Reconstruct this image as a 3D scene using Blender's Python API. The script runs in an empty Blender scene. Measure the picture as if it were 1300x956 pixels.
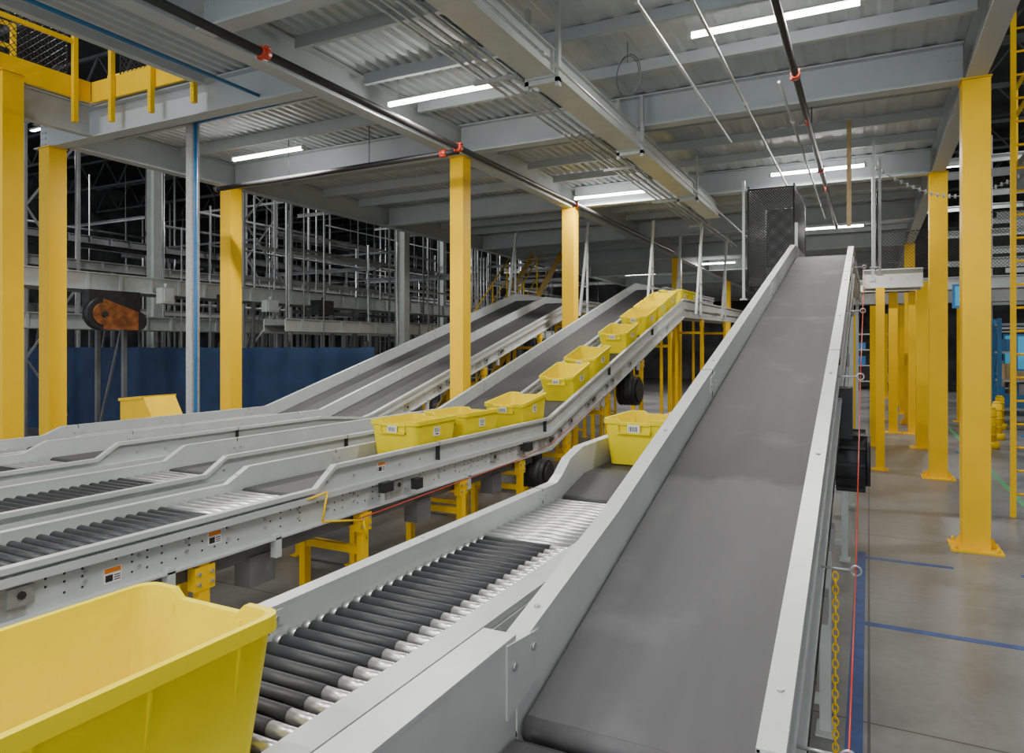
import bpy, math, random
from mathutils import Vector, Matrix
random.seed(7)
SC = bpy.context.scene
COL = SC.collection

# ------------------------------------------------------------------ materials
def mat(name, col, rough=0.5, metal=0.0, vary=0.12, scale=6.0, emis=None, estr=0.0, bump=0.0, stretch=None):
    m = bpy.data.materials.new(name); m.use_nodes = True
    nt = m.node_tree; b = nt.nodes["Principled BSDF"]
    b.inputs["Roughness"].default_value = rough
    b.inputs["Metallic"].default_value = metal
    tc = nt.nodes.new("ShaderNodeTexCoord")
    mp = nt.nodes.new("ShaderNodeMapping")
    if stretch: mp.inputs["Scale"].default_value = stretch
    nt.links.new(tc.outputs["Object"], mp.inputs["Vector"])
    n = nt.nodes.new("ShaderNodeTexNoise"); n.inputs["Scale"].default_value = scale
    n.inputs["Detail"].default_value = 6
    nt.links.new(mp.outputs[0], n.inputs["Vector"])
    r = nt.nodes.new("ShaderNodeValToRGB")
    r.color_ramp.elements[0].position = 0.3; r.color_ramp.elements[1].position = 0.7
    c = Vector(col)
    lo = c*(1-vary); hi = c*(1+vary)
    r.color_ramp.elements[0].color = (*[min(1,q) for q in lo], 1)
    r.color_ramp.elements[1].color = (*[min(1,q) for q in hi], 1)
    nt.links.new(n.outputs["Fac"], r.inputs["Fac"])
    nt.links.new(r.outputs["Color"], b.inputs["Base Color"])
    if bump:
        bp = nt.nodes.new("ShaderNodeBump"); bp.inputs["Strength"].default_value = bump
        bp.inputs["Distance"].default_value = 0.01
        nt.links.new(n.outputs["Fac"], bp.inputs["Height"])
        nt.links.new(bp.outputs[0], b.inputs["Normal"])
    if emis:
        b.inputs["Emission Color"].default_value = (*emis, 1)
        b.inputs["Emission Strength"].default_value = estr
    return m

M_YEL = mat("yellow_paint", (0.96, 0.57, 0.0), 0.42, 0, 0.03, 3)
M_YRAIL = mat("yellow_rail_paint", (0.95, 0.60, 0.0), 0.45, 0, 0.05, 4)
M_YDIM = mat("dark_yellow_paint", (0.60, 0.36, 0.01), 0.6, 0, 0.2, 4)  # darker yellow than the rails, for the stair stringers
M_TOTE = mat("yellow_plastic", (0.87, 0.70, 0.0), 0.42, 0, 0.03, 5)
for _m in (M_YEL, M_YRAIL, M_TOTE):
    _m.node_tree.nodes["Principled BSDF"].inputs["Specular IOR Level"].default_value = 0.2
M_FRAME = mat("grey_frame_paint", (0.47, 0.50, 0.48), 0.38, 0.05, 0.08, 5)
M_FRAME2 = mat("grey_guard_paint", (0.56, 0.585, 0.57), 0.35, 0.05, 0.06, 4)
M_STEEL = mat("galvanised_steel", (0.50, 0.51, 0.51), 0.38, 0.7, 0.15, 25)
M_CHROME = mat("satin_steel", (0.68, 0.68, 0.68), 0.35, 0.8, 0.1, 20)
M_BEAM = mat("grey_beam_paint", (0.47, 0.51, 0.53), 0.5, 0.0, 0.05, 2)
M_DECK = mat("galvanised_deck", (0.49, 0.53, 0.55), 0.5, 0.1, 0.06, 5)
M_BLACK = mat("black_rubber", (0.022, 0.023, 0.025), 0.42, 0, 0.3, 30)
M_SLEEVE = mat("roller_sleeve", (0.032, 0.033, 0.037), 0.5, 0.0, 0.2, 12)
M_DARK = mat("dark_machine_paint", (0.03, 0.03, 0.032), 0.5, 0.2, 0.3, 8)
M_PIPE = mat("dark_pipe_paint", (0.03, 0.028, 0.03), 0.45, 0.1, 0.2, 6)
M_RED = mat("red_paint", (0.55, 0.05, 0.02), 0.4, 0, 0.1, 8)
M_BLUE = mat("blue_paint", (0.03, 0.20, 0.48), 0.4, 0, 0.1, 5)
M_TARP = mat("blue_tarp", (0.008, 0.034, 0.095), 0.65, 0, 0.25, 2.5, bump=0.5)
M_TAPE = mat("blue_floor_tape", (0.03, 0.075, 0.24), 0.5, 0, 0.3, 8)
M_GTAPE = mat("green_floor_tape", (0.08, 0.34, 0.13), 0.5, 0, 0.3, 8)
M_WHITE = mat("white_label", (0.80, 0.80, 0.78), 0.5, 0, 0.02, 5)
M_INK = mat("black_ink", (0.02, 0.02, 0.02), 0.6, 0, 0.02, 5)
M_ORANGE = mat("orange_label", (0.80, 0.22, 0.02), 0.5, 0, 0.02, 5)
M_WALL = mat("dark_wall", (0.10, 0.101, 0.104), 0.8, 0, 0.6, 0.9)
M_ROOF = mat("dark_roof", (0.06, 0.061, 0.065), 0.8, 0, 0.4, 0.8)
M_BG = mat("dull_steel", (0.16, 0.16, 0.165), 0.5, 0.2, 0.35, 1.5)
M_BGL = mat("mid_grey_paint", (0.30, 0.30, 0.295), 0.5, 0.1, 0.25, 1.5)  # mid grey for background steel, darker than the frame paint
M_RUST = mat("rusty_guard", (0.32, 0.11, 0.03), 0.5, 0.3, 0.5, 9)
M_WOOD = mat("pale_strap", (0.55, 0.40, 0.22), 0.7, 0, 0.2, 12)
M_BELT = mat("grey_belt", (0.055, 0.055, 0.058), 0.6, 0, 0.12, 3.0, stretch=(3, 0.5, 1))
M_LAMP = mat("tube_glow", (1, 1, 1), 0.4, 0, 0, 5, emis=(1.0, 0.98, 0.94), estr=26)
M_SIGNGLOW = mat("glowing_cyan_sign", (0.03, 0.32, 0.55), 0.4, 0, 0.1, 4, emis=(0.05, 0.35, 0.6), estr=0.5)  # blue sign face with a faint glow added, though it is no lamp

WB_TONE_Y = -7.03  # local y where the belt colour turns lighter towards the near end
def wide_belt_mat():
    m = bpy.data.materials.new("wide_grey_belt"); m.use_nodes = True
    nt = m.node_tree; b = nt.nodes["Principled BSDF"]
    tc = nt.nodes.new("ShaderNodeTexCoord"); sp = nt.nodes.new("ShaderNodeSeparateXYZ")
    nt.links.new(tc.outputs["Object"], sp.inputs[0])
    def noise(scale, st, det=8):
        mp = nt.nodes.new("ShaderNodeMapping"); mp.inputs["Scale"].default_value = st
        nt.links.new(tc.outputs["Object"], mp.inputs["Vector"])
        n = nt.nodes.new("ShaderNodeTexNoise"); n.inputs["Scale"].default_value = scale; n.inputs["Detail"].default_value = det
        nt.links.new(mp.outputs[0], n.inputs["Vector"]); return n
    n = noise(2.2, (4, 0.6, 1)); n2 = noise(3.0, (1, 1, 1), 10); n3 = noise(5, (1, 1, 1), 4)
    r = nt.nodes.new("ShaderNodeValToRGB")
    r.color_ramp.elements[0].position = 0.3; r.color_ramp.elements[0].color = (0.036, 0.035, 0.038, 1)
    r.color_ramp.elements[1].position = 0.75; r.color_ramp.elements[1].color = (0.054, 0.052, 0.055, 1)
    nt.links.new(n.outputs["Fac"], r.inputs["Fac"])
    ad = nt.nodes.new("ShaderNodeMath"); ad.operation = 'MULTIPLY_ADD'; ad.inputs[1].default_value = 0.25
    nt.links.new(n3.outputs["Fac"], ad.inputs[0]); nt.links.new(sp.outputs["Y"], ad.inputs[2])
    mr = nt.nodes.new("ShaderNodeMapRange"); mr.inputs["From Min"].default_value = WB_TONE_Y+0.10; mr.inputs["From Max"].default_value = WB_TONE_Y+0.16
    mr.inputs["To Min"].default_value = 1.0; mr.inputs["To Max"].default_value = 0.0
    nt.links.new(ad.outputs[0], mr.inputs["Value"])
    mx = nt.nodes.new("ShaderNodeMixRGB"); mx.blend_type = 'ADD'; mx.inputs[2].default_value = (0.045, 0.044, 0.045, 1)
    nt.links.new(mr.outputs[0], mx.inputs["Fac"]); nt.links.new(r.outputs["Color"], mx.inputs[1])
    sc = nt.nodes.new("ShaderNodeMapRange"); sc.inputs["From Min"].default_value = 0.56; sc.inputs["From Max"].default_value = 0.75
    nt.links.new(n2.outputs["Fac"], sc.inputs["Value"])
    m3 = nt.nodes.new("ShaderNodeMixRGB"); m3.blend_type = 'ADD'; m3.inputs[2].default_value = (0.04, 0.04, 0.04, 1)
    nt.links.new(sc.outputs[0], m3.inputs["Fac"]); nt.links.new(mx.outputs[0], m3.inputs[1])
    nt.links.new(m3.outputs[0], b.inputs["Base Color"])
    b.inputs["Roughness"].default_value = 0.6
    b.inputs["Specular IOR Level"].default_value = 0.3
    return m
M_WBELT = wide_belt_mat()

def floor_mat():
    m = bpy.data.materials.new("polished_concrete"); m.use_nodes = True
    nt = m.node_tree; b = nt.nodes["Principled BSDF"]
    tc = nt.nodes.new("ShaderNodeTexCoord")
    n1 = nt.nodes.new("ShaderNodeTexNoise"); n1.inputs["Scale"].default_value = 0.7; n1.inputs["Detail"].default_value = 9
    n1.inputs["Roughness"].default_value = 0.65
    n2 = nt.nodes.new("ShaderNodeTexNoise"); n2.inputs["Scale"].default_value = 14; n2.inputs["Detail"].default_value = 8
    nt.links.new(tc.outputs["Object"], n1.inputs["Vector"]); nt.links.new(tc.outputs["Object"], n2.inputs["Vector"])
    r = nt.nodes.new("ShaderNodeValToRGB")
    r.color_ramp.elements[0].position = 0.32; r.color_ramp.elements[0].color = (0.15, 0.15, 0.145, 1)
    r.color_ramp.elements[1].position = 0.68; r.color_ramp.elements[1].color = (0.30, 0.30, 0.288, 1)
    nt.links.new(n1.outputs["Fac"], r.inputs["Fac"])
    mx = nt.nodes.new("ShaderNodeMixRGB"); mx.blend_type = 'MULTIPLY'; mx.inputs["Fac"].default_value = 0.35
    nt.links.new(r.outputs["Color"], mx.inputs[1]); nt.links.new(n2.outputs["Fac"], mx.inputs[2])
    br = nt.nodes.new("ShaderNodeTexBrick"); br.offset = 0; br.inputs["Scale"].default_value = 1
    br.inputs["Brick Width"].default_value = 4.6; br.inputs["Row Height"].default_value = 4.6
    br.inputs["Mortar Size"].default_value = 0.008
    br.inputs["Color1"].default_value = (1, 1, 1, 1); br.inputs["Color2"].default_value = (0.95, 0.95, 0.95, 1)
    br.inputs["Mortar"].default_value = (0.25, 0.25, 0.25, 1)
    nt.links.new(tc.outputs["Object"], br.inputs["Vector"])
    m2 = nt.nodes.new("ShaderNodeMixRGB"); m2.blend_type = 'MULTIPLY'; m2.inputs["Fac"].default_value = 1
    nt.links.new(mx.outputs[0], m2.inputs[1]); nt.links.new(br.outputs["Color"], m2.inputs[2])
    nt.links.new(m2.outputs[0], b.inputs["Base Color"])
    rr = nt.nodes.new("ShaderNodeMapRange"); rr.inputs["To Min"].default_value = 0.22; rr.inputs["To Max"].default_value = 0.5
    nt.links.new(n1.outputs["Fac"], rr.inputs["Value"]); nt.links.new(rr.outputs[0], b.inputs["Roughness"])
    return m
M_FLOOR = floor_mat()

# ------------------------------------------------------------------ mesh builder
class MB:
    def __init__(s): s.v = []; s.f = []; s.m = []; s.s = []
    def hexa(s, p, m=0):
        b = len(s.v); s.v += [tuple(q) for q in p]
        for q in ((0,3,2,1),(4,5,6,7),(0,1,5,4),(1,2,6,5),(2,3,7,6),(3,0,4,7)):
            s.f.append(tuple(b+i for i in q)); s.m.append(m); s.s.append(False)
    def box(s, x0, x1, y0, y1, z0, z1, m=0):
        if x0 > x1: x0, x1 = x1, x0
        if y0 > y1: y0, y1 = y1, y0
        if z0 > z1: z0, z1 = z1, z0
        s.hexa([(x0,y0,z0),(x1,y0,z0),(x1,y1,z0),(x0,y1,z0),(x0,y0,z1),(x1,y0,z1),(x1,y1,z1),(x0,y1,z1)], m)
    def strip(s, pts, x0, x1, m=0):
        if x0 > x1: x0, x1 = x1, x0
        b = len(s.v)
        for (y, t, o) in pts: s.v += [(x0,y,o),(x1,y,o),(x1,y,t),(x0,y,t)]
        n = len(pts)
        for i in range(n-1):
            a = b+4*i; c = a+4
            for q in ((a,a+1,c+1,c),(a+1,a+2,c+2,c+1),(a+2,a+3,c+3,c+2),(a+3,a,c,c+3)):
                s.f.append(q); s.m.append(m); s.s.append(False)
        s.f.append((b+3,b+2,b+1,b)); s.m.append(m); s.s.append(False)
        e = b+4*(n-1); s.f.append((e,e+1,e+2,e+3)); s.m.append(m); s.s.append(False)
    def cyl(s, p0, p1, r, seg=12, m=0, r1=None):
        p0 = Vector(p0); p1 = Vector(p1); d = (p1-p0)
        if d.length < 1e-6: return
        d.normalize()
        a = d.orthogonal().normalized(); c = d.cross(a)
        r1 = r if r1 is None else r1
        b = len(s.v)
        for i in range(seg):
            t = 2*math.pi*i/seg; o = a*math.cos(t)+c*math.sin(t)
            s.v.append(tuple(p0+o*r)); s.v.append(tuple(p1+o*r1))
        for i in range(seg):
            j = (i+1) % seg
            s.f.append((b+2*i, b+2*j, b+2*j+1, b+2*i+1)); s.m.append(m); s.s.append(True)
        s.f.append(tuple(b+2*i for i in range(seg))[::-1]); s.m.append(m); s.s.append(False)
        s.f.append(tuple(b+2*i+1 for i in range(seg))); s.m.append(m); s.s.append(False)
    def bar(s, p0, p1, w, h, m=0):
        p0 = Vector(p0); p1 = Vector(p1); d = (p1-p0).normalized()
        up = Vector((0,0,1)) if abs(d.z) < 0.95 else Vector((0,1,0))
        a = d.cross(up).normalized(); c = a.cross(d).normalized()
        a *= w/2; c *= h/2
        s.hexa([p0-a-c,p0+a-c,p0+a+c,p0-a+c,p1-a-c,p1+a-c,p1+a+c,p1-a+c], m)
    def tube(s, pts, r, seg=8, m=0):
        for i in range(len(pts)-1): s.cyl(pts[i], pts[i+1], r, seg, m)
    def torus(s, c, R, r, ax, m=0, n=14, k=6, sx=1.0, up=None):
        c = Vector(c); ax = Vector(ax).normalized()
        a = Vector(up).normalized() if up else ax.orthogonal().normalized()
        e = ax.cross(a); b = len(s.v)
        for i in range(n):
            t = 2*math.pi*i/n; o = a*math.cos(t)*sx+e*math.sin(t); cc = c+o*R
            for j in range(k):
                q = 2*math.pi*j/k
                s.v.append(tuple(cc+o.normalized()*math.cos(q)*r+ax*math.sin(q)*r))
        for i in range(n):
            for j in range(k):
                i2 = (i+1) % n; j2 = (j+1) % k
                s.f.append((b+i*k+j, b+i2*k+j, b+i2*k+j2, b+i*k+j2)); s.m.append(m); s.s.append(True)
    def ibeam(s, axis, a0, a1, c, z0, z1, w=0.18, t=0.018, m=0):
        def bx(c0, c1, q0, q1):
            if axis == 'x': s.box(a0, a1, c0, c1, q0, q1, m)
            else: s.box(c0, c1, a0, a1, q0, q1, m)
        bx(c-w/2, c+w/2, z0, z0+t); bx(c-w/2, c+w/2, z1-t, z1); bx(c-0.006, c+0.006, z0+t, z1-t)
    def bb(s):
        return tuple(f(p[i] for p in s.v) for i in range(3) for f in (min, max))
    def build(s, name, mats, parent=None, label=None, category=None, group=None, kind=None, origin=None):
        xs = [p[0] for p in s.v]; ys = [p[1] for p in s.v]; zs = [p[2] for p in s.v]
        if origin is None: origin = ((min(xs)+max(xs))/2, (min(ys)+max(ys))/2, min(zs))
        o = Vector(origin)
        me = bpy.data.meshes.new(name)
        me.from_pydata([tuple(Vector(p)-o) for p in s.v], [], s.f)
        for q in (mats if isinstance(mats, (list, tuple)) else [mats]): me.materials.append(q)
        me.polygons.foreach_set("material_index", s.m)
        me.polygons.foreach_set("use_smooth", s.s)
        me.update()
        ob = bpy.data.objects.new(name, me); COL.objects.link(ob)
        place(ob, o, parent)
        tag(ob, label, category, group, kind)
        return ob

OCC = []
def free(b, pad=0.03):
    q = b.bb()
    for o in OCC:
        if q[0]-pad < o[1] and q[1]+pad > o[0] and q[2]-pad < o[3] and q[3]+pad > o[2] and q[4]-pad < o[5] and q[5]+pad > o[4]: return False
    OCC.append(q); return True

WPOS = {}
def place(ob, o, parent):
    if parent is not None:
        ob.parent = parent; ob.location = Vector(o)-WPOS[parent.name]
    else: ob.location = o
    WPOS[ob.name] = Vector(o)
def tag(ob, label=None, category=None, group=None, kind=None):
    if label: ob["label"] = label
    if category: ob["category"] = category
    if group: ob["group"] = group
    if kind: ob["kind"] = kind
def empty(name, o, label, category, group=None):
    e = bpy.data.objects.new(name, None); e.empty_display_size = 0.2; COL.objects.link(e)
    place(e, Vector(o), None); tag(e, label, category, group); return e

def interp(pts, y):
    if y <= pts[0][0]: return pts[0][1]
    for (a, za), (b, zb) in zip(pts, pts[1:]):
        if y <= b: return za+(zb-za)*(y-a)/(b-a) if b > a else zb
    return pts[-1][1]

# ------------------------------------------------------------------ room shell
b = MB(); b.box(-42, 16, -8, 48, -0.2, 0); b.build("floor", M_FLOOR, kind="structure", label="polished grey concrete warehouse floor", origin=(0,0,0))
b = MB(); b.box(-42, 16, 48, 48.2, 0, 12); b.build("wall_back", M_WALL, kind="structure", label="dark far warehouse wall")
b = MB(); b.box(-42.2, -42, -8, 48, 0, 12); b.build("wall_left", M_WALL, kind="structure", label="dark side warehouse wall")
b = MB(); b.box(16, 16.2, -8, 48, 0, 12); b.build("wall_right", M_WALL, kind="structure", label="dark side warehouse wall")
b = MB(); b.box(-42, 16, -8, 48, 12, 12.2); b.build("ceiling", M_ROOF, kind="structure", label="dark high warehouse roof")

def deck(x0, x1, y0, y1, z=5.53, dep=0.05, per=0.15):
    b = MB(); x = x0; prof = []; k_ = per/0.15
    while x < x1:
        prof += [(x, z), (x+0.055*k_, z), (x+0.075*k_, z+dep), (x+0.13*k_, z+dep)]; x += per
    prof.append((x, z))
    base = len(b.v)
    for (px, pz) in prof: b.v += [(px, y0, pz), (px, y1, pz)]
    for i in range(len(prof)-1):
        k = base+2*i; b.f.append((k, k+1, k+3, k+2)); b.m.append(0); b.s.append(False)
    b.box(x0, x, y0, y1, z+0.06, z+0.12)
    return b.build("ceiling", M_DECK, kind="structure", label="corrugated galvanised mezzanine deck underside")
deck(-3.79, 1.0, -2, 47, dep=0.014, per=0.3)
deck(-7.3, -3.86, -2, 47, dep=0.04)
deck(-11.2, -7.31, 6.1, 47)
deck(-11.2, -9.75, -2, 6.05)

# ------------------------------------------------------------------ mezzanine steel
ZB, ZT = 5.1, 5.52
def girder(axis, a0, a1, c, z0=ZB, z1=ZT, w=0.2, name="steel_girder", label="grey painted steel I-beam girder under the mezzanine deck", grp="mezzanine girders"):
    b = MB(); b.ibeam(axis, a0, a1, c, z0, z1, w)
    for e, sg in ((a0, 1), (a1, -1)):
        for k in range(4):
            zz = z0+0.08+k*(z1-z0-0.16)/3
            for off in (0.05, 0.13):
                p = e+sg*off
                if axis == 'x': b.cyl((p, c-0.02, zz), (p, c+0.02, zz), 0.014, 6, 0)
                else: b.cyl((c-0.02, p, zz), (c+0.02, p, zz), 0.014, 6, 0)
    return b.build(name, M_BEAM, label=label, category="beam", group=grp)
ROWS = [0.0, 4.5, 9.1, 13.7, 18.3, 22.9, 27.5, 32.1, 36.7, 41.3, 45.9]
for y in ROWS:
    girder('x', -5.49, 0.92, y)
    if y > 6: girder('x', -10.29, -5.71, y)
girder('y', -2, 46.5, -5.6); girder('y', -2, 46.5, 1.03); girder('y', 6.25, 46.5, -10.4)
girder('x', -10.95, -5.71, 6.1)
girder('y', -2, 5.98, -9.6, 5.1, 5.52, 0.12)
b = MB(); b.box(-7.32, -7.30, -2, 5.98, 5.44, 5.66); b.box(-7.4, -7.32, -2, 5.98, 5.44, 5.46)
b.build("edge_angle", M_BEAM, label="thin grey steel angle edging the deck opening", category="beam")
for i in range(len(ROWS)-1):
    for k in range(1, 4):
        y = ROWS[i]+k*(ROWS[i+1]-ROWS[i])/4
        def purl(a0, a1, zl=5.40):
            b = MB(); b.box(a0, a1, y-0.004, y+0.004, zl, 5.53); b.box(a0, a1, y, y+0.06, zl, zl+0.008); b.box(a0, a1, y, y+0.06, 5.522, 5.53); b.box(a0,a1,y+0.052,y+0.06,zl+0.008,zl+0.02)
            b.build("deck_joist", M_BEAM, label="thin grey cold-formed joist under the deck", category="joist", group="deck joists")
        purl(-5.49, 0.92)
        if y > 6.3: purl(-10.29, -5.71, 5.36)

def column(x, y, h, w=0.26, plate=True):
    b = MB()
    b.box(x-w/2, x+w/2, y-w/2, y+w/2, 0.02, h-0.02)
    c = empty("yellow_column", (x, y, 0), "yellow painted square steel column carrying the mezzanine", "column", "mezzanine columns")
    b.build("column_shaft", M_YEL, c)
    b = MB(); q = w/2+0.11
    b.box(x-q, x+q, y-q, y+q, 0, 0.02)
    for sx in (-1, 1):
        for sy in (-1, 1):
            b.cyl((x+sx*(q-0.05), y+sy*(q-0.05), 0.02), (x+sx*(q-0.05), y+sy*(q-0.05), 0.07), 0.016, 6)
    for s in (-1, 1):
        b.hexa([(x+s*w/2, y-0.006, 0.02), (x+s*q*0.95, y-0.006, 0.02), (x+s*q*0.95, y+0.006, 0.02), (x+s*w/2, y+0.006, 0.02),
                (x+s*w/2, y-0.006, 0.14), (x+s*(w/2+0.01), y-0.006, 0.14), (x+s*(w/2+0.01), y+0.006, 0.14), (x+s*w/2, y+0.006, 0.14)])
    b.build("base_plate", M_YEL, c)
    b = MB(); b.box(x-w/2-0.012, x+w/2+0.012, y-w/2-0.012, y+w/2+0.012, h-0.015, h); b.build("cap_plate", M_YEL, c)
    return c
for (x, y) in [(1.03, 9.1), (1.03, 13.7), (-5.6, 13.7), (-5.6, 22.9), (-10.4, 9.1), (1.03, 22.9), (1.03, 32.1), (-5.6, 32.1)]:
    column(x, y, ZB)
column(-5.6, 9.25, ZB, 0.23)
column(-10.65, 6.1, ZB, 0.25); column(-9.40, 4.85, 5.55, 0.24)

# ------------------------------------------------------------------ conveyors
def roller_mesh(w, name, mats, stub):
    b = MB(); r = 0.025
    b.cyl((-w/2+stub*0.3, 0, 0), (w/2-stub, 0, 0), r, 14, 0)
    b.cyl((w/2-stub, 0, 0), (w/2-0.004, 0, 0), r*0.9, 14, 1)
    b.cyl((-w/2, 0, 0), (-w/2+stub*0.3, 0, 0), r*0.8, 10, 1)
    me_ob = b.build(name, mats, origin=(0, 0, 0)); me = me_ob.data
    bpy.data.objects.remove(me_ob); return me

def warn_label(b, x, y, z, s=1):
    b.box(x, x+0.002, y, y+0.10, z, z+0.085, 1)
    b.box(x+0.002, x+0.003, y+0.005, y+0.095, z+0.055, z+0.08, 2)
    b.box(x+0.002, x+0.003, y+0.01, y+0.05, z+0.01, z+0.045, 3)
    for k in range(3): b.box(x+0.002, x+0.003, y+0.058, y+0.092, z+0.012+k*0.012, z+0.017+k*0.012, 3)

def conveyor(name, label, xl, xr, prof, gl, gr, rollers=None, silver=99, belt=None, legs=(), depth=0.2, fl=0.05,
             labels=(), leg_mat=None, group="inclined conveyor lines", pitch=0.075, sleeve=None, bolts=0.3, zfoot=0.0,
             topbolts=0.9, holes=False, bmat=None, flr=None, stub=0.09, seams=2.4):
    y0, y1 = prof[0][0], prof[-1][0]
    root = empty(name, ((xl+xr)/2, y0, 0), label, "conveyor", group)
    Z = lambda y: interp(prof, y)
    for side, x, sg, g, fw in (("side_frame", xl, -1, gl, fl), ("side_frame", xr, 1, gr, flr or fl)):
        ys = sorted(set([p[0] for p in prof]+[p[0] for p in g if y0 <= p[0] <= y1]))
        b = MB()
        top = [(y, Z(y)+interp(g, y), Z(y)-depth) for y in ys]
        b.strip([(y, t-0.004, o+0.004) for y, t, o in top], x, x+sg*0.008, 0)
        b.strip([(y, t, t-0.012) for y, t, o in top], x-sg*0.001, x+sg*fw, 0)
        b.strip([(y, t-0.012, t-0.03) for y, t, o in top], x+sg*(fw-0.006), x+sg*fw, 0)
        b.strip([(y, o+0.012, o) for y, t, o in top], x+sg*0.001, x+sg*(fw+0.01), 0)
        b.strip([(y, Z(y)-0.02, Z(y)-0.035) for y in ys], x+sg*0.001, x+sg*(fw+0.005), 0)
        b.strip([(y, Z(y)-0.035, Z(y)-0.06) for y in ys], x+sg*(fw-0.002), x+sg*(fw+0.005), 0)
        y = y0+0.2; nxt = y
        while y < y1-0.1:
            for dz in (-0.095, -0.15):
                zz = Z(y)+dz
                b.cyl((x+sg*0.006, y, zz), (x+sg*0.018, y, zz), 0.011, 6, 1)
            if interp(g, y) > 0.08:
                zz = Z(y)+0.05
                b.cyl((x+sg*0.006, y, zz), (x+sg*0.016, y, zz), 0.010, 6, 1)
                if y >= nxt:
                    zz = Z(y)+interp(g, y)
                    b.cyl((x+sg*fw*0.5, y, zz-0.002), (x+sg*fw*0.5, y, zz+0.005), 0.010, 6, 1); nxt = y+topbolts
            y += bolts
        y = y0+1.5
        while y < y1-0.3:
            b.strip([(y, Z(y)-0.065, Z(y)-depth+0.02), (y+0.22, Z(y+0.22)-0.065, Z(y+0.22)-depth+0.02)], x+sg*0.008, x+sg*0.014, 1)
            y += 3.0
        if seams:   # butt joints between guard panels: dark gap, splice plate with bolts on the inner face
            y = y0+seams*0.9+(0.7 if sg > 0 else 0)
            while y < min(y1-1, 14):
                h = interp(g, y)
                if h > 0.09:
                    z = Z(y)
                    b.strip([(y, z+h+0.0015, z+0.002), (y+0.007, Z(y+0.007)+h+0.0015, Z(y+0.007)+0.002)], x-sg*0.002, x+sg*(fw+0.001), 2)
                    b.strip([(y-0.06, Z(y-0.06)+h*0.8, Z(y-0.06)+h*0.25), (y+0.07, Z(y+0.07)+h*0.8, Z(y+0.07)+h*0.25)], x-sg*0.004, x, 0)
                    for q in (-0.035, 0.04): b.cyl((x-sg*0.004, y+q, Z(y+q)+h*0.52), (x-sg*0.010, y+q, Z(y+q)+h*0.52), 0.009, 6, 1)
                y += seams
        if holes and sg > 0:
            y = y0+0.1
            while y < min(y1, 12):
                for dz in (-0.08, -0.12, -0.175):
                    if random.random() < 0.45:
                        b.cyl((x+0.007, y, Z(y)+dz), (x+0.0095, y, Z(y)+dz), 0.007, 6, 2)
                if random.random() < 0.13:
                    b.box(x+0.008, x+0.03, y, y+0.12, Z(y)-0.17, Z(y)-0.08, 1)
                    b.cyl((x+0.03, y+0.06, Z(y)-0.12), (x+0.038, y+0.06, Z(y)-0.12), 0.02, 8, 2)
                if random.random() < 0.05:
                    b.box(x+0.01, x+0.06, y, y+0.05, Z(y)-depth-0.12, Z(y)-depth+0.03, 0)
                y += 0.09
        b.build(side, [M_FRAME2, M_STEEL, M_DARK], root)
    if belt:
        for (a, c) in belt:
            ys = [a]+[p[0] for p in prof if a < p[0] < c]+[c]
            b = MB(); b.strip([(y, Z(y), Z(y)-0.012) for y in ys], xl+0.012, xr-0.012, 0)
            b.cyl((xl+0.012, a, Z(a)-0.035), (xr-0.012, a, Z(a)-0.035), 0.035, 14, 0)
            b.cyl((xl+0.012, c, Z(c)-0.035), (xr-0.012, c, Z(c)-0.035), 0.035, 14, 0)
            b.build("belt", bmat or M_BELT, root)
            b = MB(); b.strip([(y, Z(y)-0.02, Z(y)-0.05) for y in [a+0.05]+ys[1:-1]+[c-0.05]], xl+0.009, xr-0.009, 0)
            b.strip([(y, Z(y)-0.13, Z(y)-0.145) for y in [a+0.1]+ys[1:-1]+[c-0.1]], xl+0.02, xr-0.02, 0)
            b.build("slider_bed", M_FRAME, root, label="grey steel slider bed")
    if rollers:
        w = xr-xl-0.004
        me1 = roller_mesh(w, "roller", [sleeve or M_SLEEVE, M_CHROME], stub)
        me2 = roller_mesh(w, "roller", [M_CHROME, M_CHROME], 0.03)
        a, c = rollers; y = a
        while y < c:
            me = me2 if y > silver else me1
            ob = bpy.data.objects.new("roller", me); COL.objects.link(ob)
            place(ob, Vector(((xl+xr)/2, y, Z(y)-0.025)), root)
            if me is me2: ob["label"] = "bare bright steel roller"
            y += pitch
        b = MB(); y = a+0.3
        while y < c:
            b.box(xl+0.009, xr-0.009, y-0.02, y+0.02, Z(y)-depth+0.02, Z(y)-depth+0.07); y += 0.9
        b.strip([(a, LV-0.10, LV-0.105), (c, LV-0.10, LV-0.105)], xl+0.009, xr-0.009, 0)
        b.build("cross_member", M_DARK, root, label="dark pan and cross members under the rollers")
    for y in legs:
        b = MB(); zt = Z(y)-depth
        for x, sg in ((xl, -1), (xr, 1)):
            xx = x+sg*0.015
            b.box(xx-0.03, xx+0.03, y-0.035, y+0.035, zfoot+0.012, zt)
            b.box(xx-0.03-0.02, xx+0.03+0.02, y-0.09, y+0.09, zfoot, zfoot+0.012)
            b.box(xx-0.034, xx+0.034, y-0.07, y+0.07, zt-0.16, zt-0.02)
            for q in (-0.045, 0.045):
                b.cyl((xx+sg*0.034, y+q, zt-0.06), (xx+sg*0.046, y+q, zt-0.06), 0.012, 6, 1)
                b.cyl((xx+sg*0.034, y+q, zt-0.12), (xx+sg*0.046, y+q, zt-0.12), 0.012, 6, 1)
        b.box(xl, xr, y-0.02, y+0.02, zt-0.35, zt-0.29)
        b.box(xl, xr, y-0.02, y+0.02, max(zfoot+0.15, 0.15), max(zfoot+0.15, 0.15)+0.05)
        b.build("support_stand", [leg_mat or M_YEL, M_STEEL], root, label="steel support stand with foot plates")
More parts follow.
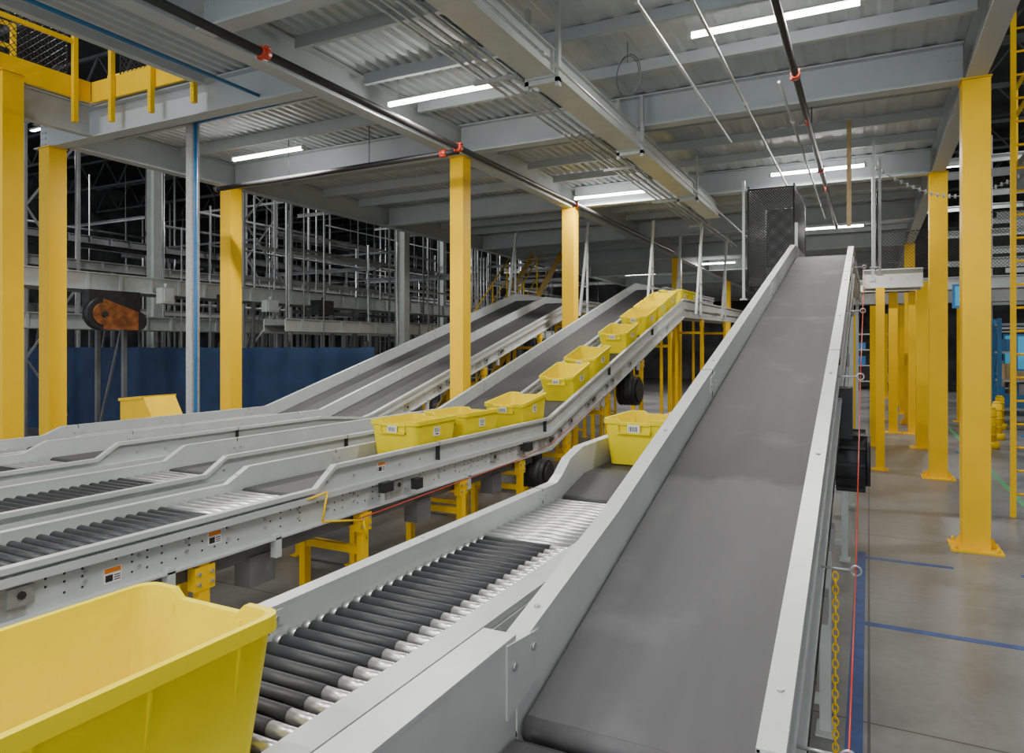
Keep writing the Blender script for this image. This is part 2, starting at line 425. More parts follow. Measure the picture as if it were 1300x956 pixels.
    for (y, dz) in labels:
        b = MB(); warn_label(b, xr+0.0085, y, Z(y)+dz)
        b.build("warning_label", [M_STEEL, M_WHITE, M_ORANGE, M_INK], root, label="small white and orange warning sticker")
    return root

S = 0.27
LV = 1.15
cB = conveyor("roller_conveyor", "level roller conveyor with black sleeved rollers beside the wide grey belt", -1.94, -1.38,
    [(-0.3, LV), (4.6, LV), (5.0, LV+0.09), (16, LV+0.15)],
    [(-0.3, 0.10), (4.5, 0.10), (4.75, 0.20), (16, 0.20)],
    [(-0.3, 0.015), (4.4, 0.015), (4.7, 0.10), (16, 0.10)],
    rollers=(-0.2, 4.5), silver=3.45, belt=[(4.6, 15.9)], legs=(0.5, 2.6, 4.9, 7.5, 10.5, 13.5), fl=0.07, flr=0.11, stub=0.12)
cC = conveyor("tote_conveyor", "grey conveyor carrying yellow totes up an incline on yellow stands", -4.15, -3.58,
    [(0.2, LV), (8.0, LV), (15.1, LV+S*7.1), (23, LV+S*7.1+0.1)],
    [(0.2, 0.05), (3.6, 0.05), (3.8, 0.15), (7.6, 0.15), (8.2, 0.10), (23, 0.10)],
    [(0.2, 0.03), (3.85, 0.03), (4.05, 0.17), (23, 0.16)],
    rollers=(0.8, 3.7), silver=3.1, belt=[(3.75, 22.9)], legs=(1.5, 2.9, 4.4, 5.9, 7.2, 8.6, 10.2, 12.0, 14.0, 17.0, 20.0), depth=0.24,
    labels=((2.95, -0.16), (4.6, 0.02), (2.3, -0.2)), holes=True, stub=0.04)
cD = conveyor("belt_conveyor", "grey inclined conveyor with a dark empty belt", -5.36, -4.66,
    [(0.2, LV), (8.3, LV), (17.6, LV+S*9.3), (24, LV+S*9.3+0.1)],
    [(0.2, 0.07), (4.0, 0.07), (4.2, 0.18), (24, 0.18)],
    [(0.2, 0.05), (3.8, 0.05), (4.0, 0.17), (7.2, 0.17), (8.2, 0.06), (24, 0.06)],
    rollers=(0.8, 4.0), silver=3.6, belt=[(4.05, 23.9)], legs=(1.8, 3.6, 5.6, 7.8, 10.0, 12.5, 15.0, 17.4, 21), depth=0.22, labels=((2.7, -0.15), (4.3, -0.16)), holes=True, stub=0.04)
cE = conveyor("belt_conveyor", "grey inclined conveyor with a dark belt and raised side guards", -6.90, -6.18,
    [(0.2, LV), (7.6, LV), (15.3, LV+S*7.7), (24, LV+S*7.7+0.1)],
    [(0.2, 0.07), (3.7, 0.07), (3.9, 0.16), (24, 0.16)],
    [(0.2, 0.05), (3.9, 0.05), (4.1, 0.17), (6.8, 0.17), (7.8, 0.07), (24, 0.07)],
    rollers=(1.2, 3.9), silver=3.5, belt=[(3.95, 23.9)], legs=(2.0, 4.0, 6.2, 8.6, 11, 13.4, 16, 20), depth=0.22, labels=((3.2, -0.15), (4.9, -0.15)), holes=True, stub=0.04)
cF = conveyor("belt_conveyor", "grey inclined conveyor with a dark belt and raised side guards", -7.84, -7.08,
    [(0.2, LV), (7.5, LV), (15.6, LV+S*8.1), (24, LV+S*8.1+0.1)],
    [(0.2, 0.10), (4.4, 0.10), (4.6, 0.18), (24, 0.18)],
    [(0.2, 0.07), (4.1, 0.07), (4.3, 0.16), (6.8, 0.16), (7.8, 0.07), (24, 0.07)],
    rollers=(1.8, 4.2), silver=3.9, belt=[(4.25, 23.9)], legs=(2.5, 4.6, 6.8, 9.4, 11.6, 14, 17, 21), depth=0.22, holes=True, stub=0.04)

ZA = lambda y: 0.69+S*y
cA0 = conveyor("infeed_conveyor", "level grey infeed conveyor feeding the wide inclined belt", -0.864, -0.236,
    [(-0.4, 1.14), (1.72, 1.14)], [(-0.4, 0.27), (1.72, 0.27)], [(-0.4, 0.10), (1.72, 0.10)],
    belt=[(-0.35, 1.685)], legs=(0.3, 1.4), fl=0.10, topbolts=5, bmat=M_WBELT, seams=0)
cA = conveyor("wide_belt_conveyor", "wide inclined conveyor with smooth grey belt and bolted side guards", -0.864, -0.236,
    [(1.73, ZA(1.73)), (9.95, ZA(9.95)), (19, ZA(9.95)+0.15)],
    [(1.73, 0.21), (2.6, 0.17), (19, 0.17)],
    [(1.73, 0.10), (19, 0.11)],
    belt=[(1.77, 18.9)], legs=(2.7, 4.4, 8.0, 10.8, 16.5), depth=0.26, fl=0.065, leg_mat=M_FRAME, topbolts=1.2, bmat=M_WBELT, seams=3.0)

b = MB(); b.strip([(1.66, 1.400, 1.20), (1.86, ZA(1.86)+0.185, 1.24)], -0.864+0.0, -0.858)
b.cyl((-0.858, 1.70, 1.33), (-0.852, 1.70, 1.33), 0.012, 6, 1); b.cyl((-0.858, 1.82, 1.34), (-0.852, 1.82, 1.34), 0.012, 6, 1)
b.build("splice_plate", [M_FRAME2, M_STEEL], cA, label="painted steel splice plate")

b = MB(); cy, cz = 5.35, 1.42
b.cyl((-0.20, cy, cz), (-0.02, cy, cz), 0.20, 28); b.cyl((-0.02, cy, cz), (0.01, cy, cz), 0.17, 28)
for k in range(12):
    a = k*math.pi/6; b.bar((-0.11, cy+0.2*math.cos(a), cz+0.2*math.sin(a)), (-0.11, cy+0.215*math.cos(a), cz+0.215*math.sin(a)), 0.18, 0.02)
b.box(-0.19, -0.10, cy-0.12, cy+0.12, cz+0.15, cz+0.5)
b.build("drive_motor", M_DARK, cA, label="round black drive motor")
b = MB()
for (y, dz) in ((1.95, -0.05), (3.05, -0.19), (4.7, 0.06), (6.6, 0.03), (8.8, 0.03)):
    z = ZA(y)+dz
    b.cyl((-0.17, y, z), (-0.06, y, z), 0.005, 8); b.torus((-0.045, y, z), 0.019, 0.004, (0, 1, 0))
b.build("cord_bracket", M_STEEL, cA, label="steel rod with ring")
b = MB(); b.tube([(-0.045, 1.6, 1.0), (-0.045, 1.95, ZA(1.95)-0.05), (-0.045, 3.05, ZA(3.05)-0.19), (-0.045, 4.7, ZA(4.7)+0.06), (-0.045, 6.6, ZA(6.6)+0.03), (-0.045, 8.8, ZA(8.8)+0.03)], 0.003, 6)
b.build("pull_cord", M_RED, cA, label="thin red emergency pull cord")
b = MB(); z = ZA(3.1)-0.25
k = 0
while z > 0.15:
    b.torus((-0.12, 3.1+0.02*math.sin(k*0.3), z), 0.011, 0.0035, (1, 0, 0) if k % 2 else (0, 1, 0), 0, 10, 5, 1.7, up=(0, 0, 1)); z -= 0.029; k += 1
b.build("hanging_chain", M_YRAIL, cA, label="yellow hanging chain")
b = MB()
for y in (3.4, 4.0, 6.2, 7.2, 9.2): b.bar((-0.2, y, ZA(y)-0.26), (-0.2, y, ZA(y)-0.55), 0.05, 0.04); b.box(-0.24, -0.16, y-0.06, y+0.06, ZA(y)-0.62, ZA(y)-0.5)
b.bar((-0.2, 2.7, ZA(2.7)-0.55), (-0.2, 9.2, ZA(9.2)-0.58), 0.03, 0.05)
b.build("return_bracket", M_BGL, cA, label="dull steel return-roller brackets")
b = MB()
for j, off in enumerate((0.0, 0.02, 0.045)):
    pts = [(-0.17, 2.2+i*0.45, ZA(2.2+i*0.45)-0.3-off-0.04*abs(math.sin(i*1.3))) for i in range(16)]
    b.tube(pts, 0.006, 6)
b.build("cable", M_BLACK, cA, label="black control cables")

def motor_under(parent, x, y, z, r=0.2):
    b = MB(); b.cyl((x-0.3, y, z), (x+0.02, y, z), r, 22); b.cyl((x+0.02, y, z), (x+0.05, y, z), r*0.8, 22)
    for k in range(5): b.torus((x-0.27+k*0.06, y, z), r, 0.01, (1, 0, 0), 0, 22, 4)
    b.box(x-0.24, x-0.1, y-0.1, y+0.1, z+r*0.9, z+r*0.9+0.35)
    b.build("drive_motor", M_DARK, parent, label="round black drive motor")
motor_under(cC, -3.48, 7.75, 0.66, 0.17); motor_under(cC, -3.48, 11.5, 1.45, 0.24); motor_under(cB, -1.30, 9.0, 0.85, 0.2)

b = MB()
pts = [(-3.53, 3.75, 1.12), (-3.48, 3.9, 1.15), (-3.48, 3.85, 0.95), (-3.48, 4.3, 0.86), (-3.48, 4.35, 0.70)]
b.tube(pts, 0.008, 8); b.build("cable", M_YRAIL, cC, label="yellow cable")
b = MB(); b.box(-3.525, -3.47, 4.55, 4.68, 1.02, 1.10); b.box(-3.525, -3.47, 7.2, 7.35, 1.0, 1.1); b.box(-3.525, -3.46, 5.0, 5.09, 0.97, 1.06)
b.build("sensor_box", M_BLACK, cC, label="small black sensor box")
b = MB(); b.tube([(-3.48, 4.2, 0.88), (-3.48, 6.8, 0.93), (-3.48, 7.9, 1.0), (-3.48, 10, 1.5)], 0.005, 6); b.build("pull_cord", M_RED, cC, label="thin red emergency pull cord")
b = MB(); b.box(-3.70, -3.62, 1.0, 7.9, 0.80, 0.90)
for y in (3.3, 5.2, 6.6): b.box(-3.74, -3.60, y, y+0.22, 0.62, 0.82)
b.build("cable_trunking", M_BG, cC, label="dull grey cable trunking and junction boxes")

# ------------------------------------------------------------------ totes
KT = 1.12
def tote_template():
    H = 0.33
    def ring(hx, hy, r, z, notch=0.0):
        pts = []
        for (cx, cy, a0) in ((hx-r, hy-r, 0), (-(hx-r), hy-r, 90), (-(hx-r), -(hy-r), 180), (hx-r, -(hy-r), 270)):
            for k in range(5):
                a = math.radians(a0+k*22.5); pts.append((cx+r*math.cos(a), cy+r*math.sin(a), z))
            if a0 == 0: pts += [(0.125, hy, z), (0.10, hy, z-notch), (-0.10, hy, z-notch), (-0.125, hy, z)]
            if a0 == 180: pts += [(-0.125, -hy, z), (-0.10, -hy, z-notch), (0.10, -hy, z-notch), (0.125, -hy, z)]
        return pts
    b = MB()
    rings = [ring(0.188, 0.275, 0.04, 0.012), ring(0.217, 0.312, 0.04, H, 0.022), ring(0.235, 0.33, 0.045, H, 0.022),
             ring(0.236, 0.331, 0.045, H-0.035, 0.008), ring(0.223, 0.318, 0.04, H-0.038, 0.008), ring(0.195, 0.283, 0.04, 0.0)]
    n = len(rings[0])
    for r in rings: b.v += r
    for i in range(len(rings)-1):
        for j in range(n):
            j2 = (j+1) % n
            b.f.append((i*n+j, i*n+j2, (i+1)*n+j2, (i+1)*n+j)[::-1]); b.m.append(0); b.s.append(False)
    b.f.append(tuple(range(n))); b.m.append(0); b.s.append(False)
    e = (len(rings)-1)*n; b.f.append(tuple(e+i for i in range(n))[::-1]); b.m.append(0); b.s.append(False)
    for sg in (-1, 1):
        for k in (0, 3, 6):
            y = -0.21+k*0.07
            b.hexa([(sg*0.205, y-0.003, 0.14), (sg*0.210, y-0.003, 0.15), (sg*0.210, y+0.003, 0.15), (sg*0.205, y+0.003, 0.14),
                    (sg*0.216, y-0.003, 0.295), (sg*0.232, y-0.003, 0.295), (sg*0.232, y+0.003, 0.295), (sg*0.216, y+0.003, 0.295)])
        b.box(-0.12, 0.12, sg*0.305, sg*0.336, 0.225, 0.238)
        b.box(-0.12, -0.113, sg*0.305, sg*0.333, 0.225, 0.295); b.box(0.113, 0.12, sg*0.305, sg*0.333, 0.225, 0.295)
    b.v = [(p[0]*KT, p[1]*KT, p[2]*KT) for p in b.v]
    t = b.build("yellow_tote", M_TOTE, origin=(0, 0, 0))
    labs = []
    x, y0, y1, z0, z1 = 0.2225, -0.05, 0.04, 0.185, 0.262
    q = MB(); q.box(x-0.008, x, y0, y1, z0, z1, 0)
    for k in range(7): q.box(x, x+0.0007, y0+0.012+k*0.010, y0+0.012+k*0.010+(0.003 if k % 3 else 0.006), z0+0.03, z1-0.01, 1)
    q.box(x, x+0.0007, y0+0.02, y1-0.02, z0+0.012, z0+0.022, 1)
    q.v = [(p[0]*KT, p[1]*KT, p[2]*KT) for p in q.v]
    labs.append(q.build("barcode_label", [M_WHITE, M_INK], origin=(0, 0, 0)))
    q = MB(); q.box(-0.045, 0.045, -0.335, -0.328, 0.235, 0.292, 0)
    for k in range(7): q.box(-0.035+k*0.010, -0.031+k*0.010+(0.002 if k % 2 else 0), -0.336, -0.335, 0.245, 0.28, 1)
    q.v = [(p[0]*KT, p[1]*KT, p[2]*KT) for p in q.v]
    labs.append(q.build("barcode_label", [M_WHITE, M_INK], origin=(0, 0, 0)))
    return t, labs
T, TL = tote_template()
for l in TL: l["label"] = "white barcode sticker"
first = [True]
def tote(x, y, z, tilt=0.0, yaw=0.0, label="empty yellow plastic tote on the conveyor", grp="yellow totes on the tote conveyor", lab=True):
    if first[0]: t, ls = T, TL; first[0] = False
    else:
        t = T.copy(); COL.objects.link(t); ls = []
        if lab:
            for l in TL:
                c = l.copy(); COL.objects.link(c); ls.append(c)
    for l in ls: l.parent = t; l.location = (0, 0, 0)
    t.location = (x, y, z); t.rotation_euler = (tilt, 0, yaw)
    tag(t, label, "tote", grp); return t
TA = math.atan(S)
def zc(y): return interp([(0.2, LV), (8.0, LV), (15.1, LV+S*7.1), (23, LV+S*7.1+0.1)], y)
for (y, dx, yaw) in ((5.55, 0.0, 0.02), (6.42, 0.0, -0.01), (7.75, 0, 0.01), (9.35, 0.0, 0.01), (10.25, 0, -0.01), (11.75, 0.0, 0.01), (12.95, 0.0, -0.01), (13.75, 0.0, 0.01), (14.52, 0, -0.01), (15.6, 0, 0), (16.42, 0, 0.01)):
    tl = TA if 8.2 < y < 15 else 0; dz = 0.006
    if y == 7.75: tl = 0.13; dz = 0.055
    tote(-3.865+dx, y, zc(y)+dz, tl, yaw, "yellow plastic tote with barcode sticker riding the tote conveyor")
tote(-1.65, 5.75, LV+0.105, 0.01, -0.02, "yellow plastic tote on the level roller conveyor beyond the rollers", "totes on the roller conveyor")
tb = tote(-1.60, 0.97, LV+0.002, 0, 0.0, "large empty yellow tote on black rollers, seen close up", "totes on the roller conveyor", lab=False)

b = MB(); b.box(-9.6, -8.75, 6.35, 6.95, 0, 1.1); b.box(-9.62, -8.73, 6.33, 6.97, 1.08, 1.1); b.box(-9.2, -9.15, 6.33, 6.35, 0.5, 0.7)
b.build("work_cabinet", M_BGL, label="plain grey steel cabinet behind the conveyors", category="cabinet")
b = MB(); x0, x1, y0, y1, z0, z1 = -9.55, -8.8, 6.4, 6.9, 1.1, 1.50
b.hexa([(x0,y0,z0),(x1,y0,z0),(x1,y1,z0),(x0,y1,z0),(x0,y0,z1-0.05),(x1-0.25,y0,z1),(x1-0.25,y1,z1),(x0,y1,z1-0.05)])
b.hexa([(x0-0.02,y0-0.02,z1-0.08),(x1-0.25,y0-0.02,z1-0.03),(x1-0.25,y1+0.02,z1-0.03),(x0-0.02,y1+0.02,z1-0.08),(x0-0.02,y0-0.02,z1-0.04),(x1-0.24,y0-0.02,z1+0.01),(x1-0.24,y1+0.02,z1+0.01),(x0-0.02,y1+0.02,z1-0.04)])
b.build("yellow_hood", M_YRAIL, label="yellow sloped plastic hood behind the conveyors", category="bin")

# ------------------------------------------------------------------ lights
def fixture(x, y, z=5.2, L=1.5, power=60, lamp=True):
    root = empty("tube_light", (x, y, z), "slim white fluorescent tube fixture hung under the deck", "light", "ceiling tube lights")
    b = MB(); b.box(x-L/2, x+L/2, y-0.03, y+0.03, z+0.04, z+0.06)
    for s in (-1, 1):
        b.box(x+s*L/2-0.02, x+s*L/2+0.02, y-0.035, y+0.035, z-0.01, z+0.06)
        b.cyl((x+s*L*0.4, y, z+0.06), (x+s*L*0.4, y, 5.53), 0.004, 6)
    b.build("lamp_housing", M_FRAME2, root)
    b = MB(); b.cyl((x-L/2+0.02, y, z+0.012), (x+L/2-0.02, y, z+0.012), 0.024, 12); b.build("lamp_tube", M_LAMP, root, label="glowing white tube")
    if lamp:
        ld = bpy.data.lights.new("tube_lamp", 'AREA'); ld.shape = 'RECTANGLE'; ld.size = L*0.95; ld.size_y = 0.05; ld.energy = power; ld.color = (1.0, 0.98, 0.94)
        lo = bpy.data.objects.new("tube_lamp", ld); COL.objects.link(lo); lo.parent = root; lo.location = (0, 0, -0.015)
for (x, y) in [(-8.4, 8.05), (-4.6, 7.1), (-0.8, 6.85), (-4.6, 13.3), (-0.8, 13.05), (-0.85, 19.5)]:
    fixture(x, y, power=140)
for (x, y) in [(-4.9, 26.0), (-8.5, 28.5), (-2.0, 36)]: fixture(x, y, power=240, L=1.3)
for (x, y) in [(-0.8, 1.0), (-4.6, 1.0), (-2.7, -1.2)]: fixture(x, y, power=125)  # out-of-view fixtures added to light the foreground

# ------------------------------------------------------------------ pipes overhead
def coupling(b, p, ax, r, m=1):
    p = Vector(p); ax = Vector(ax)
    b.cyl(p-ax*0.05, p+ax*0.05, r*1.35, 14, m)
    o = ax.orthogonal().normalized()
    for s in (-1, 1): b.cyl(p+o*s*r*1.6-ax*0.03, p+o*s*r*1.6+ax*0.03, r*0.35, 6, m)
b = MB(); b.cyl((-5.0, -1.5, 4.92), (-5.0, 20, 4.92), 0.04, 14)
for y in (4.75, 8.2, 12.5): coupling(b, (-5.0, y, 4.92), (0, 1, 0), 0.04)
b.build("sprinkler_pipe", [M_PIPE, M_RED], label="long dark sprinkler main with red couplings", category="pipe")
b = MB(); b.cyl((-5.06, 8.3, 4.90), (-9.8, 8.3, 4.86), 0.04, 14); b.cyl((-9.8, 8.3, 4.86), (-9.86, 8.3, 4.86), 0.055, 14, 0)
for x in (-6.6, -8.2): b.cyl((x, 8.3, 4.88), (x, 8.3, 5.5), 0.006, 6)
coupling(b, (-5.3, 8.3, 4.9), (1, 0, 0), 0.04)
b.build("sprinkler_pipe", [M_PIPE, M_RED], label="dark cross sprinkler pipe hung near a yellow column", category="pipe")
b = MB(); b.cyl((-0.67, -1.5, 4.98), (-0.67, 18, 4.98), 0.035, 14)
for y in (3.6, 7.7, 12.0): coupling(b, (-0.67, y, 4.98), (0, 1, 0), 0.035)
for y in (6, 10, 14):
    b.cyl((-0.67, y, 4.98), (-0.67, y, 5.5), 0.006, 6)
    b.cyl((-0.67, y-0.8, 4.98), (-0.67, y-0.8, 4.88), 0.012, 8, 1)
b.build("sprinkler_pipe", [M_PIPE, M_RED], label="dark sprinkler pipe with red couplings above the wide belt", category="pipe")
for (x, z, ya, yb, r) in ((-1.68, 5.0, 1, 9.9, 0.016), (-1.28, 5.02, 1, 13.4, 0.016), (-0.86, 5.04, 8, 17, 0.016), (-3.25, 4.97, 1, 20, 0.02), (-3.36, 4.97, 1, 20, 0.02), (-3.47, 4.97, 1, 16, 0.014), (-3.56, 4.97, 1, 16, 0.014), (-2.50, 4.72, 4, 18, 0.013)):
    b = MB(); b.cyl((x, ya, z), (x, yb, z), r, 10)
    yy = ya+1.5
    while yy < yb: b.cyl((x, yy-0.03, z), (x, yy+0.03, z), r*1.5, 10); yy += 3
    b.build("conduit", M_STEEL, label="straight steel conduit run under the deck", category="conduit", group="ceiling conduits")
for y in (3.2, 6.3, 10.3, 13, 16):
    b = MB(); b.box(-3.65, -3.15, y-0.02, y+0.02, 4.90, 4.94)
    for x in (-3.63, -3.17): b.cyl((x, y, 4.9), (x, y, 5.53), 0.006, 6)
    b.build("trapeze_hanger", M_STEEL, label="galvanised strut trapeze hanger with threaded rods", category="hanger", group="conduit hangers")
b = MB(); xa, xb = -2.93, -2.71
b.box(xa, xb, -1, 14.5, 4.80, 4.812); b.box(xa, xa+0.012, -1, 14.5, 4.81, 5.035); b.box(xb-0.012, xb, -1, 14.5, 4.81, 5.035); b.box(xa, xb, -1, 14.5, 5.03, 5.04)
for x in (xa-0.02, xb+0.02): b.box(x-0.02, x+0.02, -1, 14.5, 4.80, 4.81); b.box(x-0.02, x+0.02, -1, 14.5, 5.03, 5.04)
for y in (3.5, 6.2, 9.0, 12.3):
    b.box(xa-0.03, xb+0.03, y-0.06, y+0.06, 4.785, 5.05)
    b.box(xb+0.03, xb+0.07, y-0.03, y+0.03, 4.70, 5.5); b.box(xa-0.07, xa-0.03, y-0.03, y+0.03, 4.70, 5.5); b.box(xa-0.07, xb+0.07, y-0.03, y+0.03, 4.74, 4.785)
b.build("hanging_channel", M_FRAME, label="heavy grey box channel hung by strap hangers", category="beam")
b = MB()
for k in range(2): b.torus((-2.35+0.01*k, 7.4, 5.16), 0.14+0.012*k, 0.005, (0.25, 1, 0), 0, 24, 5, 1.5, up=(0, 0, 1))
b.cyl((-2.35, 7.4, 5.3), (-2.35, 7.4, 5.53), 0.005, 6)
b.build("cable_coil", M_BG, label="small loop of grey cable hanging under the deck", category="cable")

b = MB(); b.box(-8.17, -8.05, 6.40, 6.52, 0.012, 5.5); b.box(-8.24, -7.98, 6.33, 6.59, 0, 0.012)
b.build("steel_post", M_STEEL, label="slim galvanised steel post behind the conveyors", category="post")
b = MB(); b.tube([(-7.98, 6.40, 0.02), (-7.98, 6.40, 5.18), (-6.5, 6.40, 5.2), (-6.5, -1, 5.22)], 0.022, 10)
b.build("blue_pipe", M_BLUE, label="thin blue air pipe rising along a post", category="pipe")

# ------------------------------------------------------------------ platform edge with guardrail (upper opening)
def toe(x0, x1, y0, y1, label):
    b = MB(); b.box(x0, x1, y0, y1, 5.54, 5.82)
    b.build("toe_board", M_YRAIL, label=label, category="toe board", group="platform toe boards")
toe(-9.53, -9.50, -2, 5.94, "yellow toe board along the raised platform edge")
toe(-9.50, -7.42, 5.95, 5.98, "yellow toe board along the raised platform edge")
def guardrail(p0, p1, n, z0=5.3, z1=6.75, mids=(0.5,)):
    b = MB(); p0 = Vector(p0); p1 = Vector(p1)
    for k in range(n):
        p = p0.lerp(p1, k/(n-1)); b.box(p.x-0.03, p.x+0.03, p.y-0.03, p.y+0.03, z0, z1)
        for q in range(5): b.cyl((p.x, p.y-0.04, z0+0.05+q*0.05), (p.x, p.y+0.04, z0+0.05+q*0.05), 0.01, 6)
    for z in [z1-0.03]+[z1-m for m in mids]:
        b.bar((p0.x, p0.y, z), (p1.x, p1.y, z), 0.05, 0.05)
    b.build("guardrail", M_YRAIL, label="yellow steel safety guardrail on the raised platform", category="guardrail", group="platform guardrails")
guardrail((-9.46, 1.5, 0), (-9.46, 5.7, 0), 5, 5.2, 6.62, (0.35,)); guardrail((-9.0, 5.91, 0), (-7.4, 5.91, 0), 3, 5.2, 6.40, (0.26,))
guardrail((-11.1, 0.5, 0), (-11.1, 5.8, 0), 5, 5.65, 6.9, (0.35, 0.7))
guardrail((-11.0, 7.2, 0), (-7.5, 7.2, 0), 4, 5.65, 6.6, (0.3, 0.6))
b = MB()
for k in range(6): b.cyl((-12, 8.5+k*0.5, 6.2+0.35*k), (-6.5, 8.5+k*0.5, 6.4+0.3*k), 0.06, 8)
for x in (-11, -9, -7): b.box(x-0.06, x+0.06, 8.3, 11.3, 5.66, 8.6)
b.build("upper_pipe_rack", M_BG, label="dark pipe rack standing on the raised deck", category="pipe rack")

# ------------------------------------------------------------------ blue tarp screen
b = MB(); n = 120
for i in range(n+1):
    x = -24+15.35*i/n; y = 11+0.03*math.sin(i*0.9)+0.03*math.sin(i*0.37)
    b.v += [(x, y, 0.02), (x, y+0.01*math.sin(i*1.7), 2.18+0.01*math.sin(i*0.8))]
for i in range(n): b.f.append((2*i, 2*i+2, 2*i+3, 2*i+1)); b.m.append(0); b.s.append(True)
tp = empty("tarp_screen", (-16.7, 11, 0), "dark blue tarpaulin screen strung across the hall", "screen")
b.build("tarpaulin", M_TARP, tp)
for i in range(8):
    x = -23.5+i*2.08; q = MB(); q.box(x-0.03, x+0.03, 11.12, 11.18, 0, 2.3); q.box(x-0.15, x+0.15, 11.0+0.05, 11.3, 0, 0.02); q.build("screen_post", M_DARK, tp)

# ------------------------------------------------------------------ background conveyors on the side
def bg_conv(x, z, y0, y1, w=0.9, h=0.35, legs=(), lab="white high-level conveyor crossing the dark hall", mt=None):
    root = empty("overhead_conveyor", (x, y0, 0), lab, "conveyor", "high-level conveyors")
    for s in (-1, 1):
        b = MB(); xx = x+s*w/2; b.box(xx-s*0.03, xx, y0, y1, z, z+h)
        if s > 0:
            b.box(xx-0.03, xx+0.06, y0, y1, z, z+0.02); b.box(xx-0.03, xx+0.06, y0, y1, z+h-0.02, z+h)
            y = y0+0.5
            while y < y1:
                b.box(xx, xx+0.05, y-0.03, y+0.03, z+0.02, z+h-0.02)
                y += 0.7
        b.build("side_frame", [mt or M_FRAME, M_DARK], root)
    b = MB(); b.box(x-w/2+0.03, x+w/2-0.03, y0, y1, z+0.12, z+0.15); b.build("belt", M_BELT, root)
    OCC.append((x-w/2-0.05, x+w/2+0.25, y0, y1, z-0.05, z+h+0.1))
    for y in legs:
        b = MB()
        for s in (-1, 1): b.box(x+s*w/2-0.04, x+s*w/2+0.04, y-0.04, y+0.04, 0, z)
        b.bar((x-w/2, y, 0.3), (x+w/2, y, z-0.5), 0.04, 0.04); b.build("support_stand", M_BG, root)
        OCC.append((x-w/2-0.05, x+w/2+0.05, y-0.05, y+0.05, 0, z))
bg_conv(-14.5, 3.35, 4, 40, 0.9, 0.36, (6, 9.5, 13, 17, 21, 25, 30, 35))
bg_conv(-16.6, 2.6, 4, 40, 0.9, 0.35, (7, 12.5, 16, 20, 25, 30))
bg_conv(-19.5, 4.3, 4, 40, 1.0, 0.25, (7, 12.5, 18, 24, 30), mt=M_BGL)
bg_conv(-12.3, 2.55, 12, 34, 0.7, 0.3, (14, 18, 22, 27))
bg_conv(-23.5, 5.6, 4, 44, 1.2, 0.25, (7, 13, 19, 25, 31), mt=M_BG)
bg_conv(-26.5, 3.3, 4, 44, 1.2, 0.4, (7, 13, 19, 25, 31), mt=M_BG)
OCC.append((-13.9, -12.9, 8, 12.5, 2, 4)); OCC.append((-9.4, -8.1, 13, 20, 0, 6)); OCC.append((-11.3, -6, 10, 50, 5.0, 6))

b = MB(); X, Y, Z = -13.75, 8.75, 2.85
b.cyl((X, Y, Z), (X+0.16, Y, Z), 0.32, 26, 0); b.cyl((X, Y+0.75, Z-0.12), (X+0.16, Y+0.75, Z-0.12), 0.2, 22, 0)
b.hexa([(X+0.01, Y, Z-0.30), (X+0.17, Y, Z-0.30), (X+0.17, Y+0.75, Z-0.31), (X+0.01, Y+0.75, Z-0.31), (X+0.01, Y, Z+0.31), (X+0.17, Y, Z+0.31), (X+0.17, Y+0.75, Z+0.07), (X+0.01, Y+0.75, Z+0.07)], 1)
b.cyl((X+0.16, Y, Z), (X+0.2, Y, Z), 0.22, 22, 1); b.cyl((X+0.2, Y, Z), (X+0.24, Y, Z), 0.06, 12, 0)
b.box(X-0.2, X+0.02, Y-0.2, Y+0.9, Z-0.1, Z+0.49, 0)
b.build("belt_drive", [M_DARK, M_RUST], label="black and rust-orange belt drive guard under the white conveyor", category="machine", )
for (x, y, z, w, d, h, m, nm, lb) in ((-13.98, 10.2, 3.15, 0.2, 0.3, 0.34, M_FRAME2, "control_box", "small white control box"), (-13.98, 11.8, 3.05, 0.3, 0.4, 0.4, M_DARK, "drive_motor", "dark drive motor block"), (-13.98, 15, 3.1, 0.3, 0.6, 0.4, M_DARK, "drive_motor", "dark drive motor block"), (-13.98, 13.2, 3.1, 0.2, 0.4, 0.3, M_FRAME2, "control_box", "small white control box")):
    b = MB(); b.box(x, x+w, y, y+d, z, z+h); b.box(x+w, x+w+0.02, y+0.04, y+d-0.04, z+0.04, z+h-0.04); b.cyl((x+w/2, y+d/2, z+h), (x+w/2, y+d/2, z+h+0.1), 0.03, 8)
    b.build(nm, m, label=lb+" on the overhead conveyor", category="machine")

